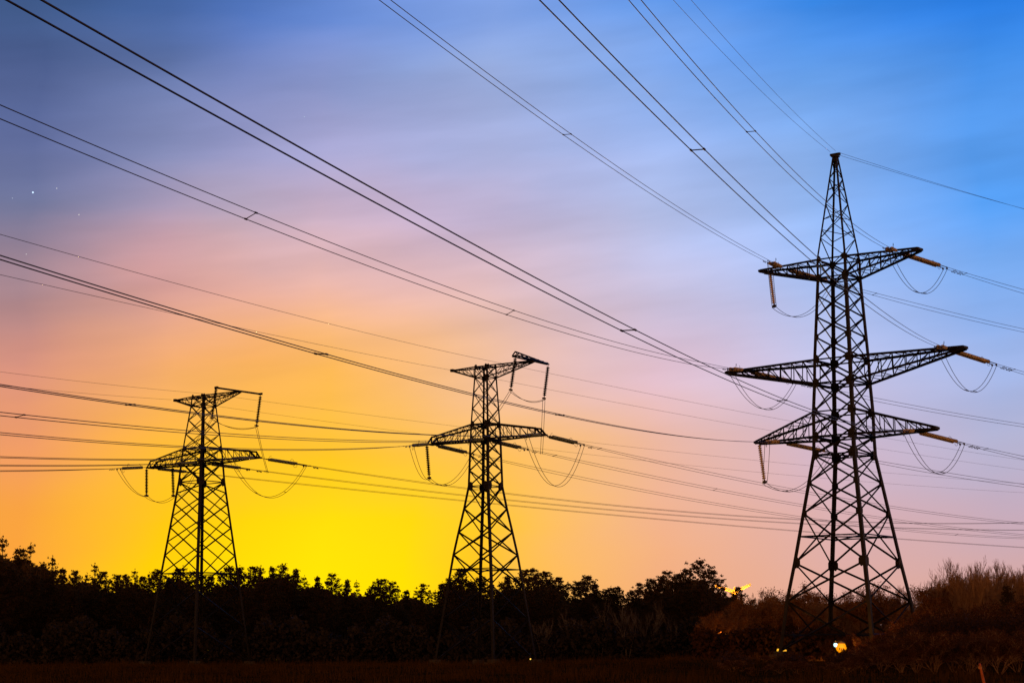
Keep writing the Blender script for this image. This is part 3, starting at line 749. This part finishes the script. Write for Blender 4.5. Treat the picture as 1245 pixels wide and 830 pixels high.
KD = {'b': ('broad', 'rounded dense'), 'n': ('narrow', 'slim pointed'), 's': ('sparse', 'thin airy'), 'm': ('multi', 'many-tipped'), 'l': ('layered', 'tiered, wide-branched')}
SKYL = [(6,650,'s'),(24,662,'m'),(38,658,'s'),(52,682,'m'),(65,674,'s'),(77,689,'n'),(91,693,'b'),(104,695,'s'),(117,683,'s'),(123,694,'b'),(142,698,'n'),(153,698,'b'),(163,690,'s'),(172,700,'n'),(180,694,'s'),(191,692,'b'),
 (204,698,'n'),(216,689,'m'),(224,686,'s'),(234,692,'n'),(246,699,'b'),(257,698,'n'),(268,700,'s'),(279,688,'b'),(293,686,'n'),(301,692,'s'),(309,688,'n'),(319,686,'s'),(331,687,'n'),(345,684,'m'),(357,690,'n'),(369,698,'s'),(386,699,'n'),(404,695,'b'),(420,703,'n'),(434,704,'s'),
 (452,712,'n'),(463,703,'b'),(476,705,'b'),(494,716,'n'),(513,708,'b'),(528,716,'s'),(539,706,'n'),(548,701,'n'),(560,690,'m'),(573,704,'n'),(585,701,'b'),(597,708,'n'),(609,706,'m'),(620,699,'n'),(636,692,'b'),(649,689,'b'),(664,694,'b'),(677,701,'b'),(692,706,'s'),
 (702,706,'n'),(713,699,'b'),(724,708,'n'),(736,716,'n'),(742,711,'m'),(751,712,'m'),(768,718,'b'),(776,707,'b'),(791,703,'b'),(803,700,'n'),(811,692,'b'),(822,697,'n'),(834,690,'m'),(853,677,'l'),(868,692,'b'),(880,712,'s'),(896,713,'b'),(914,728,'n')]
cnt = {}
rt_ = random.Random(21)
for px, py, k in SKYL:
    sg, words = seg(px); cnt[sg] = cnt.get(sg, 0) + 1
    kind, adj = KD[k]; me = rt_.choice(PINES[kind])
    Y = 203 + rt_.uniform(-4, 9)
    if k == 'n' and rt_.random() < .4: kind, adj, me = 'broad', 'rounded', rt_.choice(PINES['broad'])
    big = (k == 'l')
    put_tree('pine_tree', f"{adj} skyline pine, {ORD[cnt[sg]-1]} {words}", 'pine tree', me, ('trunk', 'crown'), px, py, Y, 'pines of the dark wood', 10, wide=rt_.uniform(.75, .95) * (1.12 if 440 < px < 880 else .92), rz=rt_.random() * 6 if not big else .4)
# a lower rank in front of the skyline pines
cnt = {}
x = -8
while x < 905:
    sky = min(SKYL, key=lambda s: abs(s[0] - x))[1]; sg, words = seg(x); cnt[sg] = cnt.get(sg, 0) + 1
    me = rt_.choice(PINES[rt_.choice(('broad', 'broad', 'multi'))])
    put_tree('pine_tree', f"low front-rank dark pine, {ORD[cnt[sg]-1]} {words}", 'pine tree', me, ('trunk', 'crown'), x, min(sky + rt_.choice((15, 20, 26, 33, 40)), 752), 196 + rt_.uniform(-2, 3), 'lower pines in the front rank', 10, wide=1.35, rz=rt_.random() * 6)
    x += rt_.uniform(19, 27)
# the wood behind and the scrub under it read as masses
def thicket(name, label, rows, m, seed, size=(.10, .22), asp=.5):
    r = random.Random(seed); b = MB()
    for (x0, x1, yy, hfun, n) in rows:
        for _ in range(n):
            px = r.uniform(x0, x1); Y = yy + r.uniform(-5, 5); t = at(px, hfun(px), Y); g = gz(t.x, Y); h = t.z - g
            if h < .3: continue
            c = Vector((t.x, Y, g + h * (1 - r.random() ** 1.6 * 1.0)))
            for _ in range(7): b.leaf(c + Vector((r.gauss(0, .32), r.gauss(0, .3), r.gauss(0, .28))), r.uniform(*size), asp, r)
    tag(b.build(name, m), label, 'trees' if 'wood' in name else 'undergrowth', kind='stuff')
def skyh(px): 
    s = sorted(SKYL, key=lambda s: abs(s[0] - px))[:3]; return sum(q[1] for q in s) / 3 + 27 + 5 * sin(px * .11)
thicket('distant_wood', 'solid dark mass of further wood behind the skyline pines', [(-40, 930, 232, skyh, 15000), (-420, -40, 232, lambda p: 668 + 8 * sin(p * .05), 5000)], NEEDLE, 5, (.22, .42), .7)
thicket('undergrowth', 'brown scrub closing the view under the brown trees', [(880, 1140, 196, lambda p: 764 + 8 * sin(p * .06), 6000), (848, 1020, 166, lambda p: 774 + 5 * sin(p * .08), 3500)], mat('brown_scrub', (.07, .03, .012), .9, spec=.05), 12, (.14, .3), .6)
thicket('undergrowth', 'dark scrub and saplings filling the foot of the wood', [(-40, 960, 192, lambda p: 768 + 10 * sin(p * .05) + 6 * sin(p * .17), 9000), (-420, -40, 192, lambda p: 760, 3000)], mat('dark_scrub', (.036, .026, .018), .9), 6, (.14, .3), .6)

# bare pale trees in front of the wood
BIR = [bare_meshes(s, 8, .35, st, 4, .016, bark=BIRCH) for s, st in ((41, 2), (47, 1), (52, 2))]
for i, (px, py, lb) in enumerate([(700, 738, 'left of three, faint'), (733, 728, 'with a crooked stem below the slim skyline pines'), (762, 735, 'with two pale stems forking from the ground'), (785, 730, 'leaning right with a long side branch'), (815, 742, 'rightmost of the pale group'), (660, 752, 'alone just right of the middle pylon')]):
    put_tree('bare_tree', 'pale bare birch before the dark wood, ' + lb, 'bare tree', BIR[i % 3], ('branches', 'leaves'), px, py, 190 - i % 3, 'pale bare trees before the wood', 8, .75, i * 1.3)

# brown leafless and rust coloured trees on the right
SPR[0] = .62
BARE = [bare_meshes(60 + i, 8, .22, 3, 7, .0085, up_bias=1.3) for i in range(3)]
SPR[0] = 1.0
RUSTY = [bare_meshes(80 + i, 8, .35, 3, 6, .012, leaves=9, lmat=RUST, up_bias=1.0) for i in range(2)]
rl = [(932,721,'R'),(946,720,'B'),(957,730,'R'),(978,716,'R'),(992,720,'B'),(1006,724,'B'),(1022,728,'B'),(1036,727,'R'),(1047,721,'B'),(1062,716,'R'),(1076,719,'B'),(1088,715,'B'),(1101,717,'B'),(1116,716,'B'),(1128,709,'R'),(1139,701,'B'),(1149,706,'R'),
      (1159,700,'B'),(1170,684,'B'),(1176,689,'B'),(1193,685,'B'),(1203,689,'B'),(1211,689,'B'),(1221,702,'B'),(1228,688,'B'),(1241,700,'B'),(1252,696,'B'),(920,730,'R')]
rl.sort()
put_tree('autumn_tree', 'bushy orange-leaved tree around an added hidden lamp, below the distant crane', 'tree', RUSTY[1], ('branches', 'leaves'), 880, 748, 176, 'brown trees at the right', 8, 1.3, 0)
for i, (px, py, k) in enumerate(rl):
    me = rt_.choice(BARE if k == 'B' else RUSTY); where = ('right', 'left')[px < 958]
    what = ('leafless upright twiggy tree' if k == 'B' else 'bushy rust-brown tree')
    tall = py < 692
    put_tree('bare_tree' if k == 'B' else 'autumn_tree', f"{what}, {ORD[i]} brown tree counted from the pines to the right edge", 'tree', me, ('branches', 'leaves'), px, py, rt_.uniform(166, 176) if px > 1112 else rt_.uniform(176, 190), 'brown trees at the right', 8, .95 if tall else 1.2, rt_.random() * 6)
put_tree('pine_tree', 'small dark pine among the leafless brown trees near the right edge', 'pine tree', PINES['multi'][0], ('trunk', 'crown'), 1226, 709, 160, None, 10, .9, 1.0) 
def browh(p): return 742 - 14 * sstep(1060, 1180, p) + 6 * sin(p * .07)
thicket('distant_wood', 'brown tangle of distant leafless wood behind the tallest pylon', [(900, 1300, 215, browh, 9000), (1300, 1700, 205, lambda p: 712 + 9 * sin(p * .06), 8000), (1262, 1700, 165, lambda p: 722 + 7 * sin(p * .09), 6000)], mat('brown_tangle', (.09, .042, .018), .9), 8, (.10, .22), .35)
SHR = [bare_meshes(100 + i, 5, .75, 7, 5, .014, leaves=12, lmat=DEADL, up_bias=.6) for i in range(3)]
sh = [(882,800),(905,796),(930,797),(958,800),(985,797),(1008,796),(1030,790),(1052,782),(1070,776),(1088,768),(1104,758),(1122,748),(1140,748),(1160,742),(1180,746),(1200,741),(1222,738),(1244,734)]
for i, (px, py) in enumerate(sh):
    put_tree('shrub', f"taller red-brown shrub of the right thicket, {ORD[i]} counted toward the right edge", 'shrub', SHR[i % 3], ('branches', 'leaves'), px, py, rt_.uniform(138, 146), 'taller shrubs of the right thicket', 5, 1.5 if px < 1040 else 1.05, rt_.random() * 6)
for q, (px, py, yy) in enumerate([(1034, 772, 151.5), (1006, 779, 152)]):
    put_tree('shrub', ('orange-lit shrub just right of the glowing lamp post', 'orange-lit shrub just left of the glowing lamp post')[q], 'shrub', SHR[q], ('branches', 'leaves'), px, py, yy, 'shrubs lit by the lamp', 5, .9, q * 2.)
x = 890; i = 0
while x < 1262:
    top = 806 - 34 * sstep(1000, 1130, x); put_tree('shrub', f"low dark shrub along the bottom edge, {ORD[i]} counted toward the right edge", 'shrub', rt_.choice(SHR), ('branches', 'leaves'), x, top + rt_.uniform(-5, 6), rt_.uniform(112, 122), 'low shrubs along the bottom edge', 5, 2.0 - .6 * sstep(1000, 1130, x), rt_.random() * 6)
    x += rt_.uniform(17, 24); i += 1
thicket('undergrowth', 'dark red-brown brush filling the thicket at the right', [(880, 1290, 132, lambda p: 806 - 50 * sstep(1045, 1140, p) + 4 * sin(p * .09), 9000), (1290, 1700, 138, lambda p: 752 + 5 * sin(p * .08), 5000)], mat('red_brown_brush', (.055, .022, .009), .9), 9, (.05, .13), .5)

# ------------------------------------------------------------------ lamps
def emis(name, c, s):
    m = bpy.data.materials.new(name); m.use_nodes = True; b = m.node_tree.nodes['Principled BSDF']; b.inputs['Base Color'].default_value = (.01, .01, .01, 1); b.inputs['Roughness'].default_value = 1; b.inputs['Specular IOR Level'].default_value = 0
    b.inputs['Emission Color'].default_value = c + (1,); b.inputs['Emission Strength'].default_value = s; return m
def lamp(name, label, p, parts, powers):
    g = gz(p.x, p.y); e = tag(empty(name, (p.x, p.y, g)), label, 'lamp', 'lit lamps in the thicket'); h = p.z - g
    m = MB(); m.tube([(0.0, .35, -.1), (0, .35, h * .6), (0, .35, h + .25), (0, .2, h + .42), (0, 0, h + .36)], .05, 8, .04); m.build('pole', STEELO, e)
    for nm, (dx, dz), r, mt_ in parts:
        m = MB(); m.lathe([(h + dz - r, r * .2), (h + dz - r * .7, r * .72), (h + dz, r), (h + dz + r * .7, r * .72), (h + dz + r, r * .2)], 2, 12, (dx, 0, 0)); b = m.build(nm, mt_, e, True)
        m = MB(); m.lathe([(h + dz + r * .75, r * .9), (h + dz + r * 1.1, r * .5), (h + dz + r * 1.3, .04)], 2, 12, (dx, 0, 0)); m.build('cap', STEELO, b)
        m = MB(); m.tube([(dx, 0, h + dz + r * 1.2), (dx * .5, .1, h + .4), (0, .3, h + .36)], .025, 6); m.build('bracket', STEELO, b)
    for (dx, dz), c, w, rr in powers:
        l = bpy.data.lights.new('lamp_light', 'POINT'); l.energy = w; l.color = c; l.shadow_soft_size = 0
        o = bpy.data.objects.new('lamp_light', l); col.objects.link(o); o.parent = e; o.location = (dx, -1.0, h + dz)
OR = (1, .36, .05)
p = at(1016, 785, 149)
lamp('street_lamp', 'lamp on a post glowing white and orange in the bushes under the tallest pylon', p,
     [('white_bulb', (0, .1), .17, emis('cold_white_bulb', (.55, .92, 1), 1.6)), ('orange_globe', (.42, -.12), .42, emis('orange_globe', (1, .30, .0), 1.15))], [((.3, .1), OR, 700, .3)])
p = at(950, 790, 160)
lamp('street_lamp', "small yellow lamp at the foot of the tallest pylon's left leg", p, [('yellow_bulb', (-.22, 0), .17, emis('yellow_bulb', (1, .5, .03), 1.2)), ('yellow_globe', (.25, .0), .19, emis('yellow_globe', (1, .45, .03), 1.0))], [((0, 0), (1, .5, .08), 45, .15)])
p = at(645, 818, 150)
lamp('garden_lamp', 'tiny yellow ground lamp at the edge of the field right of the middle pylon', Vector((p.x, p.y, gz(p.x, p.y) + .45)) if p.z < gz(p.x, p.y) + .3 else p, [('bulb', (0, 0), .06, emis('tiny_bulb', (1, .6, .08), 1.5))], [((0, 0), (1, .6, .2), 4, .1)])
p = at(877, 772, 172)  # lamp added out of sight to light the orange leaves around it
lamp('street_lamp', 'unseen orange lamp added to light the leaves left of the tallest pylon', p, [('orange_globe', (0, 0), .12, emis('added_orange_globe', (1, .3, .03), .12))], [((0, .3), OR, 90, .3)])
# small marker post leaning near the bottom right corner
p = at(1191, 806, 88); g = gz(p.x, p.y)
o = tag(empty('marker_post', (p.x, p.y, min(g, p.z - 1.0))), 'leaning orange marker post near the bottom right corner', 'post')
hh = p.z - o.location.z
m = MB(); m.tube([(.22, 0, -.1), (0, 0, hh)], .075, 10, .05); m.build('post', mat('orange_paint', (.65, .13, .02), .5), o)
m = MB(); m.lathe([(0, .085), (.12, .085)], 2, 10, (.02, 0, hh - .25)); m.build('reflector', mat('reflector', (.7, .25, .05), .3), o)

# ------------------------------------------------------------------ crane far behind the wood
p = at(893, 720, 620); g = gz(p.x, 620); YEL = mat('yellow_crane_paint', (.85, .42, .06), .5)
cr = tag(empty('tower_crane', (p.x, 620, g)), 'distant yellow-lit crane with two raised jibs above the trees, right of the tiered pine', 'crane')
hh = p.z - g
m = MB()
for sx in (-.8, .8):
    for sy in (-.8, .8): m.lbar((sx, sy, 0), (sx, sy, hh), .3, (sx, sy, 0))
k = 0
while k < hh - 2:
    for a, b in (((-.8,-.8),(.8,-.8)),((.8,-.8),(.8,.8)),((.8,.8),(-.8,.8)),((-.8,.8),(-.8,-.8))): m.lbar((a[0], a[1], k), (b[0], b[1], k + 2), .16, (0, 1, 0))
    k += 2
m.build('mast', YEL, cr)
GL = emis('crane_lamp_glow', (1, .55, .12), 1.6)
for nm, ex, ez in (('jib', -6.2, 2.1), ('jib', 5.2, 2.4)):
    m = MB(); a0 = Vector((0, 0, hh - .2)); a1 = Vector((ex, 0, hh + ez)); 
    for dy, dz in ((-.5, 0), (.5, 0), (0, .9)): m.lbar(a0 + Vector((0, dy, dz)), a1 + Vector((0, dy * .5, dz * .5)), .34, (0, dy, 1))
    for q in range(8):
        u, v = q / 8, (q + 1) / 8
        for dy in (-.5, .5): m.lbar(a0 + (a1 - a0) * u + Vector((0, dy * (1 - u * .5), 0)), a0 + (a1 - a0) * v + Vector((0, 0, .9 * (1 - v * .5))), .13, (0, 1, 0))
    j = m.build(nm, YEL, cr)
    for q in range(3):
        c = a0 + (a1 - a0) * ((q + .6) / 3); m = MB(); m.box(c + Vector((0, -.7, .3)), .5, .14, .2); m.build('jib_light', GL, j)
    l = bpy.data.lights.new('crane_light', 'POINT'); l.energy = 2600; l.color = (1, .55, .15); l.shadow_soft_size = 0
    lo = bpy.data.objects.new('crane_light', l); col.objects.link(lo); lo.parent = cr; lo.location = (ex * .5, -4, hh + ez * .5 + 1)
m = MB(); m.box((0, 0, hh), 2.2, 1.8, 1.2); m.tube([(0, 0, hh + .6), (0, 0, hh + 1.8)], .2, 6); m.build('slewing_cab', YEL, cr)

# ------------------------------------------------------------------ a few early stars
for px, py, r, c, lb in ((40, 234, 2.6, (.6, .8, 1), 'brightest pale blue star in the sky at the left'), (69, 229, 1.4, (1, 1, 1), 'small white star just right of the brightest star'), (96, 261, 1.5, (1, .95, .9), 'small star below the brightest star toward the right'),
                         (15, 241, 1.2, (.7, .8, 1), 'faint blue star near the left edge, left of the brightest star'), (370, 142, 1.2, (.6, .8, 1), 'lone faint blue star between the two highest cables'), (32, 309, 1.2, (1, .95, .95), 'faint star low at the left between the brightest star and the cables')):
    p = at(px, py, 5200); bm_ = MB(); bm_.lathe([(-r, r * .1), (-r * .6, r * .8), (0, r), (r * .6, r * .8), (r, r * .1)], 2, 10)
    o = bm_.build('star', emis('star_light', c, .75 if r < 2 else 1.3), None, True); o.location = p; tag(o, lb, 'star', 'early stars')
